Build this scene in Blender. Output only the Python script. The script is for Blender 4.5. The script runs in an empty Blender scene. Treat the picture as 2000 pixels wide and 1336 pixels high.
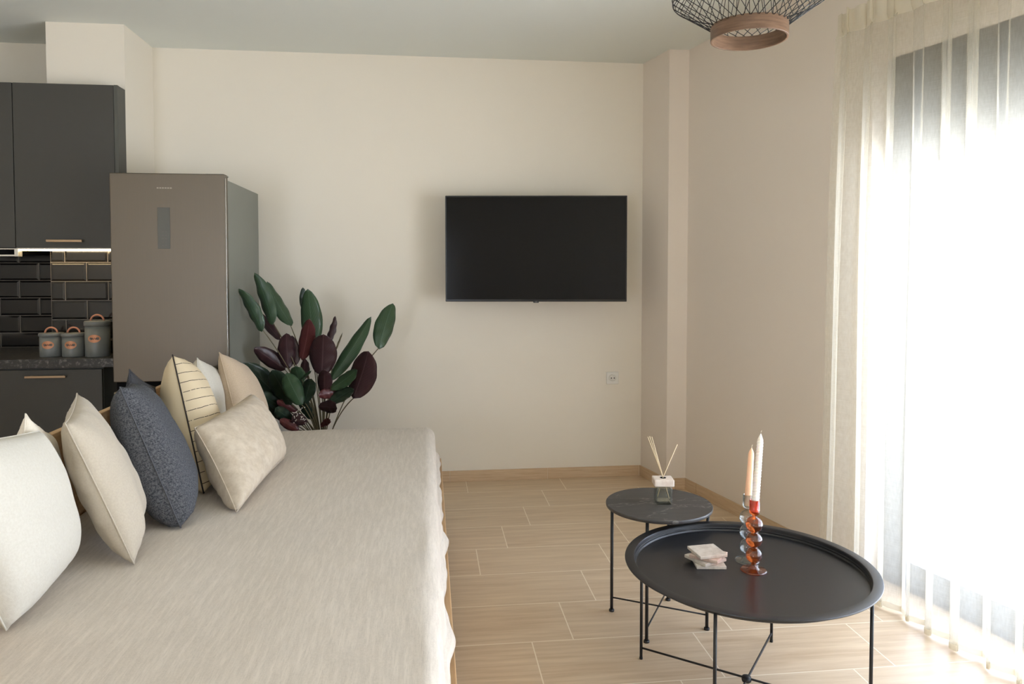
import bpy, bmesh, math, random
from mathutils import Vector, Matrix, noise
PI = math.pi
S = bpy.context.scene
C = S.collection
random.seed(4)

# ------------------------------------------------------------------ camera
F, HY, VX, H = 1430.0, 527.0, 836.0, 1.362
CY = HY + F * F / (39000 - HY)
PITCH = math.atan((CY - HY) / F)
YAW = math.atan((1000 - VX) / F * math.cos(PITCH))
cd = bpy.data.cameras.new('camera')
cam = bpy.data.objects.new('camera', cd)
C.objects.link(cam)
cam.location = (0, 0, H)
cam.rotation_euler = (PI / 2 - PITCH, 0, -YAW)
cd.sensor_fit = 'HORIZONTAL'
cd.sensor_width = 36
cd.lens = F / 2000 * 36
cd.shift_y = (CY - 668) / 2000 
cd.clip_start = 0.05
S.camera = cam

# ------------------------------------------------------------------ world, light, exposure
w = bpy.data.worlds.new('overcast_sky')
S.world = w
w.use_nodes = True
bg = w.node_tree.nodes['Background']
bg.inputs[1].default_value = 6.3
# overcast sky above, brighter tone below the horizon added to lift the ceiling
_tc = w.node_tree.nodes.new('ShaderNodeTexCoord'); _sp = w.node_tree.nodes.new('ShaderNodeSeparateXYZ')
_mr = w.node_tree.nodes.new('ShaderNodeMapRange'); _mr.inputs[1].default_value = -.15; _mr.inputs[2].default_value = .1
_mx = w.node_tree.nodes.new('ShaderNodeMix'); _mx.data_type = 'RGBA'
_mx.inputs[6].default_value = (2.0, 2.14, 2.36, 1); _mx.inputs[7].default_value = (0.74, 0.87, 1.13, 1)
w.node_tree.links.new(_tc.outputs['Generated'], _sp.inputs[0]); w.node_tree.links.new(_sp.outputs[2], _mr.inputs[0])
w.node_tree.links.new(_mr.outputs[0], _mx.inputs[0]); w.node_tree.links.new(_mx.outputs[2], bg.inputs[0])
S.view_settings.view_transform = 'Standard'
S.view_settings.look = 'None'
S.view_settings.gamma = 1
S.view_settings.use_curve_mapping = False
S.view_settings.exposure = 0.76
S.cycles.diffuse_bounces = 6
S.cycles.max_bounces = 12
S.cycles.transparent_max_bounces = 24
S.cycles.sample_clamp_indirect = 8
S.cycles.caustics_reflective = False
S.cycles.caustics_refractive = False

# right wall runs from the corner pillar towards the camera, 12 degrees off square
WP = Vector((1.585, 4.355, 0))
WD = Vector((0.217, -1, 0)).normalized()
WN = Vector((1, 0.217, 0)).normalized()          # outward


def wl(s, off, z):
    return WP + WD * s + WN * off + Vector((0, 0, z))


W0, W1, WTOP = 1.43, 5.9, 2.27                   # window opening along the wall
pl = bpy.data.lights.new('window_daylight', 'AREA')
pl.shape = 'RECTANGLE'
pl.size = W1 - W0
pl.size_y = WTOP
pl.cycles.is_portal = True
po = bpy.data.objects.new('window_daylight', pl)
C.objects.link(po)
po.location = wl((W0 + W1) / 2, 0.22, WTOP / 2)
xa = WD.copy(); za = WN.copy(); ya = za.cross(xa)
pl2 = bpy.data.lights.new('added_rear_fill_portal', 'AREA')  # portal for the added unseen rear window, fill light only
pl2.shape = 'RECTANGLE'; pl2.size = 1.0; pl2.size_y = 1.87; pl2.cycles.is_portal = True
po2 = bpy.data.objects.new('added_rear_fill_portal', pl2); C.objects.link(po2)
po2.location = (-2.1, -2.52, 1.015); po2.rotation_euler = (PI / 2, 0, 0)
po.matrix_world = Matrix.Translation(po.location) @ Matrix((xa, ya, za)).transposed().to_4x4()

# ------------------------------------------------------------------ camera rays used to measure the photograph
fw = Vector((math.sin(YAW) * math.cos(PITCH), math.cos(YAW) * math.cos(PITCH), -math.sin(PITCH)))
rt = Vector((math.cos(YAW), -math.sin(YAW), 0))
upv = rt.cross(fw)


def ray(x, y): return fw * F + rt * (x - 1000) + upv * (CY - y)
def at_y(x, y, Y): r = ray(x, y); return Vector((0, 0, H)) + r * (Y / r.y)
def at_x(x, y, X): r = ray(x, y); return Vector((0, 0, H)) + r * (X / r.x)
def at_z(x, y, Z): r = ray(x, y); return Vector((0, 0, H)) + r * ((Z - H) / r.z)


# ------------------------------------------------------------------ materials
def lin(c):
    return tuple(((v / 255) / 12.92 if v <= 10 else (((v / 255) + .055) / 1.055) ** 2.4) for v in c) + (1,)


class NT:
    def __init__(s, name):
        s.m = bpy.data.materials.new(name); s.m.use_nodes = True
        s.t = s.m.node_tree; s.n = s.t.nodes; s.b = s.n['Principled BSDF']; s.out = s.n['Material Output']
    def add(s, typ, **kw):
        n = s.n.new(typ)
        for k, v in kw.items(): setattr(n, k, v)
        return n
    def link(s, a, b): s.t.links.new(a, b)
    def val(s, sock, v):
        if isinstance(v, bpy.types.NodeSocket): s.link(v, sock)
        else: sock.default_value = v
    def math(s, op, a, b=0.0, c=0.0, clamp=False):
        n = s.add('ShaderNodeMath', operation=op, use_clamp=clamp)
        s.val(n.inputs[0], a); s.val(n.inputs[1], b); s.val(n.inputs[2], c)
        return n.outputs[0]
    def mix(s, f, a, b):
        n = s.add('ShaderNodeMix', data_type='RGBA')
        s.val(n.inputs[0], f); s.val(n.inputs[6], a); s.val(n.inputs[7], b)
        return n.outputs[2]
    def pos(s): return s.add('ShaderNodeNewGeometry').outputs['Position']
    def obj(s): return s.add('ShaderNodeTexCoord').outputs['Object']
    def uv(s): return s.add('ShaderNodeTexCoord').outputs['UV']
    def scale(s, v, sc, rot=(0, 0, 0)):
        n = s.add('ShaderNodeMapping'); s.link(v, n.inputs[0]); n.inputs[3].default_value = sc; n.inputs[2].default_value = rot
        return n.outputs[0]
    def noise(s, v, sc, det=3, rough=.5):
        n = s.add('ShaderNodeTexNoise'); s.link(v, n.inputs[0]); n.inputs['Scale'].default_value = sc
        n.inputs['Detail'].default_value = det; n.inputs['Roughness'].default_value = rough
        return n.outputs[0]
    def ramp(s, f, p0, p1):
        n = s.add('ShaderNodeMapRange'); s.link(f, n.inputs[0]); n.inputs[1].default_value = p0; n.inputs[2].default_value = p1
        return n.outputs[0]
    def bump(s, h, st=.2, d=.001):
        n = s.add('ShaderNodeBump'); n.inputs['Strength'].default_value = st; n.inputs['Distance'].default_value = d
        s.link(h, n.inputs['Height']); s.link(n.outputs[0], s.b.inputs['Normal'])
    def base(s, col, rough=.5, metal=0, spec=.5):
        s.val(s.b.inputs['Base Color'], col); s.val(s.b.inputs['Roughness'], rough)
        s.b.inputs['Metallic'].default_value = metal; s.b.inputs['Specular IOR Level'].default_value = spec
        return s.m


def simple(name, c, rough=.5, metal=0, spec=.5, var=.06, sc=8, bump=0, bsc=200):
    N = NT(name)
    a = lin(c); b = tuple(v * (1 - var) for v in a[:3]) + (1,)
    p = N.obj()
    N.base(N.mix(N.noise(p, sc), a, b), rough, metal, spec)
    if bump: N.bump(N.noise(p, bsc, 4), bump)
    return N.m


def wall_mat(name, c, var=.04):
    N = NT(name); p = N.pos()
    a = lin(c); b = tuple(v * (1 - var) for v in a[:3]) + (1,)
    N.base(N.mix(N.noise(p, 1.5, 4), a, b), .9, 0, .2)
    N.bump(N.noise(p, 120, 4), .12, .002)
    return N.m


def tile_floor():
    N = NT('wood_look_floor_tile'); p = N.pos()
    sx = N.add('ShaderNodeSeparateXYZ'); N.link(p, sx.inputs[0])
    x, y, z = sx.outputs
    v = N.math('DIVIDE', N.math('SUBTRACT', y, 2.607), .304)
    k = N.math('FLOOR', v); fv = N.math('FRACT', v)
    u = N.math('DIVIDE', N.math('SUBTRACT', N.math('SUBTRACT', x, .527), N.math('MULTIPLY', k, .155)), .61)
    ku = N.math('FLOOR', u); fu = N.math('FRACT', u)
    du = N.math('MULTIPLY', N.math('MINIMUM', fu, N.math('SUBTRACT', 1, fu)), .61)
    dv = N.math('MULTIPLY', N.math('MINIMUM', fv, N.math('SUBTRACT', 1, fv)), .304)
    d = N.math('MINIMUM', du, dv)
    gr = N.math('LESS_THAN', d, .0021)
    cb = N.add('ShaderNodeCombineXYZ'); N.link(ku, cb.inputs[0]); N.link(k, cb.inputs[1])
    wn = N.add('ShaderNodeTexWhiteNoise'); N.link(cb.outputs[0], wn.inputs[0])
    off = N.add('ShaderNodeVectorMath', operation='MULTIPLY_ADD')
    N.link(wn.outputs['Color'], off.inputs[0]); off.inputs[1].default_value = (9, 9, 9); N.link(p, off.inputs[2])
    g1 = N.noise(N.scale(off.outputs[0], (1.2, 16, 1)), 2.2, 6, .6)
    g2 = N.noise(N.scale(off.outputs[0], (4, 90, 1)), 2.0, 3, .5)
    c = N.mix(N.ramp(g1, .3, .7), lin((190, 163, 132)), lin((217, 195, 165)))
    c = N.mix(N.math('MULTIPLY', N.ramp(g2, .5, .8), .25), c, lin((174, 147, 117)))
    c = N.mix(N.math('MULTIPLY', wn.outputs[0], .3), c, lin((204, 184, 156)))
    c = N.mix(gr, c, lin((234, 220, 198)))
    N.base(c, N.math('MULTIPLY_ADD', g1, .15, .30), 0, .5)
    N.bump(N.math('MULTIPLY', gr, -1), .4, .001)
    return N.m


def fabric(name, c, c2, sc=900, streak=False, rough=.95, bump=.25):
    N = NT(name); p = N.obj()
    t = N.noise(p, sc * .25, 3, .7)
    col = N.mix(N.ramp(t, .35, .65), lin(c), lin(c2))
    if streak:
        s1 = N.noise(N.scale(p, (60, 5, 1), (0, 0, .35)), 1.6, 5, .6)
        s2 = N.noise(N.scale(p, (300, 24, 1), (0, 0, .0)), 1.4, 3, .6)
        col = N.mix(N.math('MULTIPLY', N.ramp(s1, .42, .7), .6), col, lin(tuple(min(255, v + 16) for v in c)))
        col = N.mix(N.math('MULTIPLY', N.ramp(s2, .5, .75), .45), col, lin(tuple(v - 20 for v in c2)))
    N.base(col, rough, 0, .15)
    N.b.inputs['Sheen Weight'].default_value = .15
    N.bump(N.noise(p, sc * .6, 2, .6), bump, .0012)
    return N.m


M = {}
M['wall'] = wall_mat('cream_wall_paint', (229, 221, 206))
M['wallr'] = wall_mat('greige_wall_paint', (228, 217, 204))
M['ceil'] = wall_mat('ceiling_paint', (226, 229, 223), .02)
M['floor'] = tile_floor()
M['cab'] = simple('anthracite_cabinet_laminate', (66, 64, 59), .45, 0, .4, .05, 30, .05, 300)
M['cabside'] = simple('cabinet_edge_laminate', (84, 84, 78), .5, 0, .3)
M['dark'] = simple('shadow_gap_black', (14, 14, 14), .8, 0, .1)
M['bronze'] = simple('brushed_bronze_handle', (172, 148, 122), .35, 1)
M['oak'] = None
M['black'] = simple('black_powder_coated_steel', (26, 26, 28), .5, 0, .5, .1, 60, .05, 900)
M['tray'] = simple('matt_black_tray_steel', (33, 33, 35), .33, 0, .5, .08, 20, .06, 1500)
M['white'] = simple('white_plastic', (226, 222, 212), .35)


def wood(name, c1, c2, sc=(2, 40, 40), rough=.5):
    N = NT(name); p = N.obj()
    g = N.noise(N.scale(p, sc), 2.0, 6, .6)
    N.base(N.mix(N.ramp(g, .3, .7), lin(c1), lin(c2)), rough, 0, .35)
    N.bump(g, .1)
    return N.m


M['oak'] = wood('light_oak', (186, 146, 104), (214, 178, 134), (40, 2.0, 40))
M['walnut'] = wood('walnut_veneer', (88, 66, 50), (128, 100, 78), (6, 6, 60), .45)


def steel(name, c, rough=.38):
    N = NT(name); p = N.obj()
    g = N.noise(N.scale(p, (500, 3, 3)), 1.5, 3)
    a = lin(c); N.base(N.mix(g, a, tuple(v * .88 for v in a[:3]) + (1,)), N.math('MULTIPLY_ADD', g, .1, rough), .75, .5)
    return N.m


M['steel'] = steel('brushed_stainless_steel', (108, 99, 87))
M['fridge_side'] = simple('grey_painted_fridge_side', (128, 130, 122), .5, .2)
M['chrome'] = simple('bright_trim_metal', (215, 212, 205), .25, .8)
M['screen'] = simple('black_glass_screen', (9, 9, 10), .12, 0, .2, 0)
M['tvframe'] = simple('black_gloss_plastic', (20, 20, 20), .3, 0, .4)
M['silver'] = simple('pale_silver_print', (150, 148, 148), .4)
M['tile'] = simple('black_glazed_tile', (26, 25, 25), .12, 0, .55, .1, 6)
M['grout'] = simple('grey_grout', (128, 120, 112), .9)


def counter():
    N = NT('speckled_black_granite'); p = N.pos()
    a = N.noise(p, 60, 5, .7); b = N.noise(p, 14, 6, .75)
    c = N.mix(N.ramp(a, .52, .7), lin((46, 44, 42)), lin((120, 116, 110)))
    c = N.mix(N.ramp(b, .6, .68), c, lin((150, 146, 140)))
    N.base(c, .35, 0, .5)
    return N.m


M['granite'] = counter()


def slate():
    N = NT('dark_veined_slate'); p = N.obj()
    wv = N.noise(N.scale(p, (3, 16, 3), (0, 0, .25)), 3, 8, .65)
    vn = N.math('ABSOLUTE', N.math('SUBTRACT', N.noise(N.scale(p, (2.2, 6, 1), (0, 0, .1)), 1.3, 5, .55), .5))
    line = N.math('LESS_THAN', vn, .006)
    c = N.mix(wv, lin((42, 41, 41)), lin((78, 75, 72)))
    c = N.mix(N.math('MULTIPLY', line, .55), c, lin((130, 126, 120)))
    N.base(c, .42, 0, .5)
    return N.m


M['slate'] = slate()


def stone(name, c, c2):
    N = NT(name); p = N.obj()
    N.base(N.mix(N.ramp(N.noise(p, 40, 6, .7), .35, .7), lin(c), lin(c2)), .7, 0, .3)
    N.bump(N.noise(p, 160, 4), .3, .001)
    return N.m


M['travertine'] = stone('pale_travertine', (212, 203, 191), (184, 172, 158))
M['pinkstone'] = stone('pinkish_travertine', (210, 190, 176), (182, 154, 140))
M['marble'] = stone('rose_white_marble', (226, 214, 200), (212, 192, 176))
M['reed'] = simple('pale_rattan_reed', (226, 206, 168), .7)


def glass(name, c, rough=.02, dens=None):
    """solid glass object: refraction for the eye, tinted transparency for shadow rays so light still passes"""
    N = NT(name)
    N.b.inputs['Base Color'].default_value = lin(c)
    N.b.inputs['Roughness'].default_value = rough
    N.b.inputs['Transmission Weight'].default_value = 1
    N.b.inputs['IOR'].default_value = 1.45
    return N.m


def blown(name, c, edge, refl=1.0):
    N = NT(name)
    lw = N.add('ShaderNodeLayerWeight'); lw.inputs[0].default_value = .5
    fc = N.math('POWER', lw.outputs['Facing'], 2.2)
    tr = N.add('ShaderNodeBsdfTransparent'); N.link(N.mix(fc, lin(c), lin(edge)), tr.inputs[0])
    gl = N.add('ShaderNodeBsdfGlossy'); gl.inputs['Roughness'].default_value = .03
    f5 = N.math('MULTIPLY_ADD', N.math('POWER', lw.outputs['Facing'], 3.0), .42 * refl, .045 * refl)
    mx = N.add('ShaderNodeMixShader'); N.link(f5, mx.inputs[0])
    N.link(tr.outputs[0], mx.inputs[1]); N.link(gl.outputs[0], mx.inputs[2]); N.link(mx.outputs[0], N.out.inputs[0])
    return N.m


M['glass'] = blown('clear_glass', (250, 252, 251), (196, 212, 216), 1.8)
M['bottle'] = blown('thick_bottle_glass', (252, 253, 250), (206, 220, 204), 2.2)
M['amber'] = blown('amber_glass', (253, 184, 128), (216, 104, 54), 1.7)


def pane():
    N = NT('window_pane_glass')
    tr = N.add('ShaderNodeBsdfTransparent'); gl = N.add('ShaderNodeBsdfGlossy')
    gl.inputs['Roughness'].default_value = .02
    mx = N.add('ShaderNodeMixShader'); mx.inputs[0].default_value = .06
    N.link(tr.outputs[0], mx.inputs[1]); N.link(gl.outputs[0], mx.inputs[2]); N.link(mx.outputs[0], N.out.inputs[0])
    return N.m


M['pane'] = pane()


def sheer():
    N = NT('sheer_cream_voile'); p = N.uv()
    wv = N.noise(N.scale(p, (500, 30, 1)), 1, 2, .6); wh = N.noise(N.scale(p, (40, 700, 1)), 1, 2, .6)
    d = N.math('MULTIPLY_ADD', N.math('ADD', wv, wh), .12, .18)
    tr = N.add('ShaderNodeBsdfTransparent')
    tl = N.add('ShaderNodeBsdfTranslucent'); tl.inputs[0].default_value = lin((230, 227, 216))
    df = N.add('ShaderNodeBsdfDiffuse'); df.inputs[0].default_value = lin((226, 217, 196))
    a = N.add('ShaderNodeMixShader'); a.inputs[0].default_value = .5
    N.link(tl.outputs[0], a.inputs[1]); N.link(df.outputs[0], a.inputs[2])
    b = N.add('ShaderNodeMixShader'); N.link(N.math('ADD', d, .10), b.inputs[0])
    N.link(tr.outputs[0], b.inputs[1]); N.link(a.outputs[0], b.inputs[2])
    N.link(b.outputs[0], N.out.inputs[0])
    return N.m


M['sheer'] = sheer()


def sheer_band():
    N = NT('gathered_cream_heading')
    tl = N.add('ShaderNodeBsdfTranslucent'); tl.inputs[0].default_value = lin((232, 226, 206))
    df = N.add('ShaderNodeBsdfDiffuse'); df.inputs[0].default_value = lin((232, 223, 202))
    a = N.add('ShaderNodeMixShader'); a.inputs[0].default_value = .6
    N.link(tl.outputs[0], a.inputs[1]); N.link(df.outputs[0], a.inputs[2])
    tr = N.add('ShaderNodeBsdfTransparent')
    b = N.add('ShaderNodeMixShader'); b.inputs[0].default_value = .78
    N.link(tr.outputs[0], b.inputs[1]); N.link(a.outputs[0], b.inputs[2])
    N.link(b.outputs[0], N.out.inputs[0])
    return N.m


M['band'] = sheer_band()
M['frame'] = simple('anthracite_aluminium', (52, 54, 54), .4, .3)
M['linen'] = fabric('beige_linen_cover', (210, 199, 185), (200, 189, 175), 900, True)
M['p_white'] = fabric('white_cotton', (213, 208, 196), (206, 200, 187), 700)
M['p_off'] = fabric('off_white_cotton', (226, 216, 198), (216, 206, 188), 700)
M['p_beige'] = fabric('beige_cotton', (198, 187, 169), (190, 178, 160), 700)
M['p_beige2'] = fabric('oatmeal_velvet', (214, 200, 180), (198, 182, 160), 120)
M['p_peach'] = fabric('sand_cotton', (204, 184, 160), (195, 175, 150), 700)


def knit(name, c1, c2):
    N = NT(name); p = N.uv()
    z = N.noise(N.scale(p, (260, 60, 1), (0, 0, .6)), 1, 2, .8); z2 = N.noise(N.scale(p, (60, 260, 1), (0, 0, .6)), 1, 2, .8)
    f = N.ramp(N.math('ADD', z, z2), .85, 1.15)
    N.base(N.mix(f, lin(c1), lin(c2)), .95, 0, .1)
    N.bump(f, .5, .002)
    return N.m


M['charcoal'] = knit('charcoal_knit', (62, 64, 70), (112, 113, 117))
M['charcoal2'] = knit('dark_charcoal_knit', (56, 56, 58), (82, 82, 84))


def striped():
    N = NT('cream_pinstripe_cotton'); u = N.add('ShaderNodeTexCoord').outputs['UV']
    sx = N.add('ShaderNodeSeparateXYZ'); N.link(u, sx.inputs[0])
    wob = N.noise(N.scale(u, (3, 3, 1)), 2, 2)
    v = N.math('MULTIPLY_ADD', wob, .02, sx.outputs[1])
    fr = N.math('FRACT', N.math('MULTIPLY', v, 14.0))
    brk = N.math('GREATER_THAN', N.noise(N.scale(u, (90, 11, 1)), 1, 1), .36)
    ln = N.math('MULTIPLY', N.math('LESS_THAN', fr, .06), brk)
    front = N.math('GREATER_THAN', sx.outputs[0], 1.0)      # front face has u in 1..2
    ln = N.math('MULTIPLY', ln, front)
    c = N.mix(ln, lin((222, 204, 172)), lin((52, 46, 44)))
    N.base(c, .95, 0, .15)
    N.bump(N.noise(u, 300, 2), .3, .001)
    return N.m


M['striped'] = striped()
M['pipe_dark'] = simple('dark_piping', (60, 52, 48), .9)


def leaf(name, c1, c2):
    N = NT(name); u = N.uv()
    sx = N.add('ShaderNodeSeparateXYZ'); N.link(u, sx.inputs[0])
    a = N.math('ABSOLUTE', N.math('SUBTRACT', sx.outputs[0], .5))
    st = N.math('FRACT', N.math('SUBTRACT', N.math('MULTIPLY', sx.outputs[1], 14), N.math('MULTIPLY', a, 9)))
    f = N.math('MULTIPLY', N.math('LESS_THAN', st, .35), .35)
    mid = N.math('LESS_THAN', a, .02)
    c = N.mix(N.math('ADD', f, N.math('MULTIPLY', N.noise(u, 5), .4)), lin(c1), lin(c2))
    c = N.mix(N.math('MULTIPLY', mid, .5), c, lin(tuple(min(255, v + 45) for v in c1)))
    N.base(c, .38, 0, .5)
    return N.m


M['leafg'] = leaf('green_leaf', (44, 66, 46), (70, 92, 62))
M['leafd'] = leaf('dark_green_leaf', (30, 44, 33), (44, 62, 44))
M['leafb'] = leaf('burgundy_leaf', (52, 32, 35), (66, 42, 44))
M['leafr'] = leaf('red_burgundy_leaf', (92, 44, 44), (70, 38, 40))
M['stem'] = simple('brown_green_stem', (98, 88, 62), .6)
M['pot'] = simple('grey_ceramic_pot', (96, 94, 90), .6)
M['soil'] = simple('dark_soil', (40, 32, 26), .95, 0, .1, .3, 80)
M['canister'] = simple('grey_enamel', (116, 118, 114), .4, 0, .5, .05)
M['leather'] = simple('tan_leather', (198, 134, 104), .6)
M['copper'] = simple('copper_label', (190, 132, 96), .45, .4)
M['copperdark'] = simple('engraved_copper_print', (120, 72, 52), .6)


def wax(name, c):
    N = NT(name)
    N.b.inputs['Base Color'].default_value = lin(c); N.b.inputs['Roughness'].default_value = .45
    N.b.inputs['Subsurface Weight'].default_value = .6
    N.b.inputs['Subsurface Radius'].default_value = (.02, .014, .01)
    N.b.inputs['Subsurface Scale'].default_value = .6
    return N.m


M['wax_white'] = wax('white_wax', (250, 246, 240))
M['wax_peach'] = wax('peach_wax', (250, 208, 172))
M['wick'] = simple('candle_wick', (230, 220, 200), .9)


def emit(name, c, st):
    N = NT(name); N.b.inputs['Base Color'].default_value = lin(c)
    N.b.inputs['Emission Color'].default_value = lin(c); N.b.inputs['Emission Strength'].default_value = st
    return N.m


M['led'] = emit('warm_led_strip', (255, 226, 176), 20.0)
M['added_slab'] = simple('pale_added_slab', (226, 223, 216), .8)  # for the added unseen slabs outside both windows


# ------------------------------------------------------------------ mesh helpers
class MB:
    def __init__(s): s.v = []; s.f = []; s.uv = []; s.sm = []
    def add(s, vs, fs, smooth=False, uvs=None):
        o = len(s.v); s.v += [tuple(v) for v in vs]
        for i, f in enumerate(fs):
            s.f.append(tuple(o + k for k in f)); s.sm.append(smooth)
            s.uv.append(uvs[i] if uvs else None)
        return s
    def box(s, a, b, fr=None):
        (x0, y0, z0), (x1, y1, z1) = a, b
        vs = [Vector(p) for p in ((x0, y0, z0), (x1, y0, z0), (x1, y1, z0), (x0, y1, z0), (x0, y0, z1), (x1, y0, z1), (x1, y1, z1), (x0, y1, z1))]
        if fr: vs = [fr(p) for p in vs]
        return s.add(vs, [(0, 3, 2, 1), (4, 5, 6, 7), (0, 1, 5, 4), (1, 2, 6, 5), (2, 3, 7, 6), (3, 0, 4, 7)])
    def prism(s, poly, z0, z1):
        n = len(poly)
        vs = [(p[0], p[1], z0) for p in poly] + [(p[0], p[1], z1) for p in poly]
        fs = [tuple(range(n))[::-1], tuple(range(n, 2 * n))] + [(i, (i + 1) % n, n + (i + 1) % n, n + i) for i in range(n)]
        return s.add(vs, fs)
    def tube(s, pts, r, n=10, closed=False, caps=True):
        pts = [Vector(p) for p in pts]; m = len(pts)
        rs = r if isinstance(r, (list, tuple)) else [r] * m
        vs = []; prev = None
        for i, p in enumerate(pts):
            if closed: t = pts[(i + 1) % m] - pts[i - 1]
            else: t = pts[min(i + 1, m - 1)] - pts[max(i - 1, 0)]
            t.normalize()
            if prev is None:
                a = t.orthogonal().normalized()
            else:
                a = (prev - t * prev.dot(t))
                a = a.normalized() if a.length > 1e-6 else t.orthogonal().normalized()
            prev = a; b = t.cross(a)
            for k in range(n):
                q = 2 * PI * k / n
                vs.append(p + (a * math.cos(q) + b * math.sin(q)) * rs[i])
        fs = []
        for i in range(m if closed else m - 1):
            j = (i + 1) % m
            for k in range(n):
                fs.append((i * n + k, i * n + (k + 1) % n, j * n + (k + 1) % n, j * n + k))
        if not closed and caps:
            fs.append(tuple(range(n))[::-1]); fs.append(tuple((m - 1) * n + k for k in range(n)))
        return s.add(vs, fs, True)
    def lathe(s, prof, n=48, c=(0, 0, 0), closed=False, wob=None):
        vs = []; m = len(prof)
        for (r, z) in prof:
            for k in range(n):
                q = 2 * PI * k / n
                rr = r * (wob(q, z) if wob else 1)
                vs.append((c[0] + rr * math.cos(q), c[1] + rr * math.sin(q), c[2] + z))
        fs = []
        for i in range(m if closed else m - 1):
            j = (i + 1) % m
            for k in range(n):
                fs.append((i * n + k, i * n + (k + 1) % n, j * n + (k + 1) % n, j * n + k))
        if not closed:
            fs.append(tuple(range(n))[::-1]); fs.append(tuple((m - 1) * n + k for k in range(n)))
        return s.add(vs, fs, True)
    def build(s, name, m, parent=None, loc=None, bevel=0, kind=None, flat=False, seg=2):
        me = bpy.data.meshes.new(name)
        me.from_pydata(s.v, [], s.f); me.update()
        if any(u for u in s.uv):
            ul = me.uv_layers.new(name='UVMap'); li = 0
            for fi, f in enumerate(s.f):
                for k in range(len(f)):
                    ul.data[li].uv = s.uv[fi][k] if s.uv[fi] else (0, 0); li += 1
        for p, q in zip(me.polygons, s.sm): p.use_smooth = q and not flat
        bm = bmesh.new(); bm.from_mesh(me); bmesh.ops.recalc_face_normals(bm, faces=bm.faces); bm.to_mesh(me); bm.free()
        me.materials.append(m)
        o = bpy.data.objects.new(name, me); C.objects.link(o)
        if loc is not None: o.location = loc
        if parent: o.parent = parent
        if bevel:
            b = o.modifiers.new('bevel', 'BEVEL'); b.width = bevel; b.segments = seg; b.limit_method = 'ANGLE'
        if kind: o['kind'] = kind
        return o


def smooth_by_angle(o, ang=35):
    o.data.polygons.foreach_set('use_smooth', [True] * len(o.data.polygons))
    try: o.data.set_sharp_from_angle(angle=math.radians(ang))
    except Exception: pass
    return o


def tag(o, label, cat, group=None):
    o['label'] = label; o['category'] = cat
    if group: o['group'] = group
    return o


def thing(name, label, cat, loc=(0, 0, 0), rz=0, group=None):
    o = bpy.data.objects.new(name, None); C.objects.link(o)
    o.location = loc; o.rotation_euler = (0, 0, rz); o.empty_display_size = .05
    return tag(o, label, cat, group)


# ------------------------------------------------------------------ the room
XL, YB, CZ = -3.3, -2.3, 2.7
YW = 4.68
sB = (WP.y - YB) / abs(WD.y)
XRB = WP.x + WD.x * sB
MB().prism([(XL - .2, YB - .2), (XRB + .3, YB - .2), (WP.x + .3, YW + .2), (XL - .2, YW + .2)], -.12, 0).build('floor', M['floor'], kind='structure')
MB().prism([(XL - .2, YB - .2), (XRB + .25, YB - .2), (WP.x + .3, YW + .2), (XL - .2, YW + .2)], CZ, CZ + .15).build('ceiling', M['ceil'], kind='structure')
MB().box((XL - .2, YW, 0), (WP.x + .3, YW + .2, CZ)).build('wall_back', M['wall'], kind='structure')
MB().box((XL - .2, YB - .2, 0), (XL, YW, CZ)).build('wall_left', M['wall'], kind='structure')
wf = MB(); GX0, GX1, GZ0, GZ1 = -2.6, -1.6, .08, 1.95        # unseen window added behind the camera to let in fill light
wf.box((XL, YB - .2, 0), (GX0, YB, CZ)); wf.box((GX1, YB - .2, 0), (XRB + .25, YB, CZ))
wf.box((GX0, YB - .2, 0), (GX1, YB, GZ0)); wf.box((GX0, YB - .2, GZ1), (GX1, YB, CZ))
wf.build('wall_front', M['wall'], kind='structure')
gf = MB()
for a_, b_, c_, d_ in ((GX0, GX0 + .06, GZ0, GZ1), (GX1 - .06, GX1, GZ0, GZ1), (GX0, GX1, GZ0, GZ0 + .06), (GX0, GX1, GZ1 - .06, GZ1), (-2.13, -2.07, GZ0, GZ1)):
    gf.box((a_, YB - .1, c_), (b_, YB - .05, d_))
MB().box((GX0 - 1, YB - 2.4, -.1), (GX1 + 1, YB - .2, -.02)).build('floor_added_rear_slab', M['added_slab'], kind='structure')  # added unseen slab, holds back ground light rising through the rear window
gfo = gf.build('window_added_fill', M['frame'], kind='structure')
gp = MB(); gp.box((GX0 + .06, YB - .08, GZ0 + .06), (-2.13, YB - .074, GZ1 - .06)); gp.build('pane', M['pane'], gfo)
gp = MB(); gp.box((-2.07, YB - .08, GZ0 + .06), (GX1 - .06, YB - .074, GZ1 - .06)); gp.build('pane', M['pane'], gfo)
MB().prism([(-2.045, 4.262), (-1.643, 4.262), (-1.643, YW), (-2.045, YW)], 0, CZ).build('wall_kitchen_pillar', M['wall'], kind='structure')
MB().prism([(1.463, 4.36), (1.585, 4.355), (1.66, YW), (1.395, YW)], 0, CZ).build('wall_corner_pillar', M['wallr'], kind='structure')
r = MB()
T = .22
fr = lambda p: wl(p.x, p.y, p.z)
r.box((-.35, 0, 0), (W0, T, CZ), fr)
r.box((W0, 0, WTOP), (W1, T, CZ), fr)
r.box((W1, 0, 0), (sB + .02, T, CZ), fr)
r.build('wall_right', M['wallr'], kind='structure')

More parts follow.
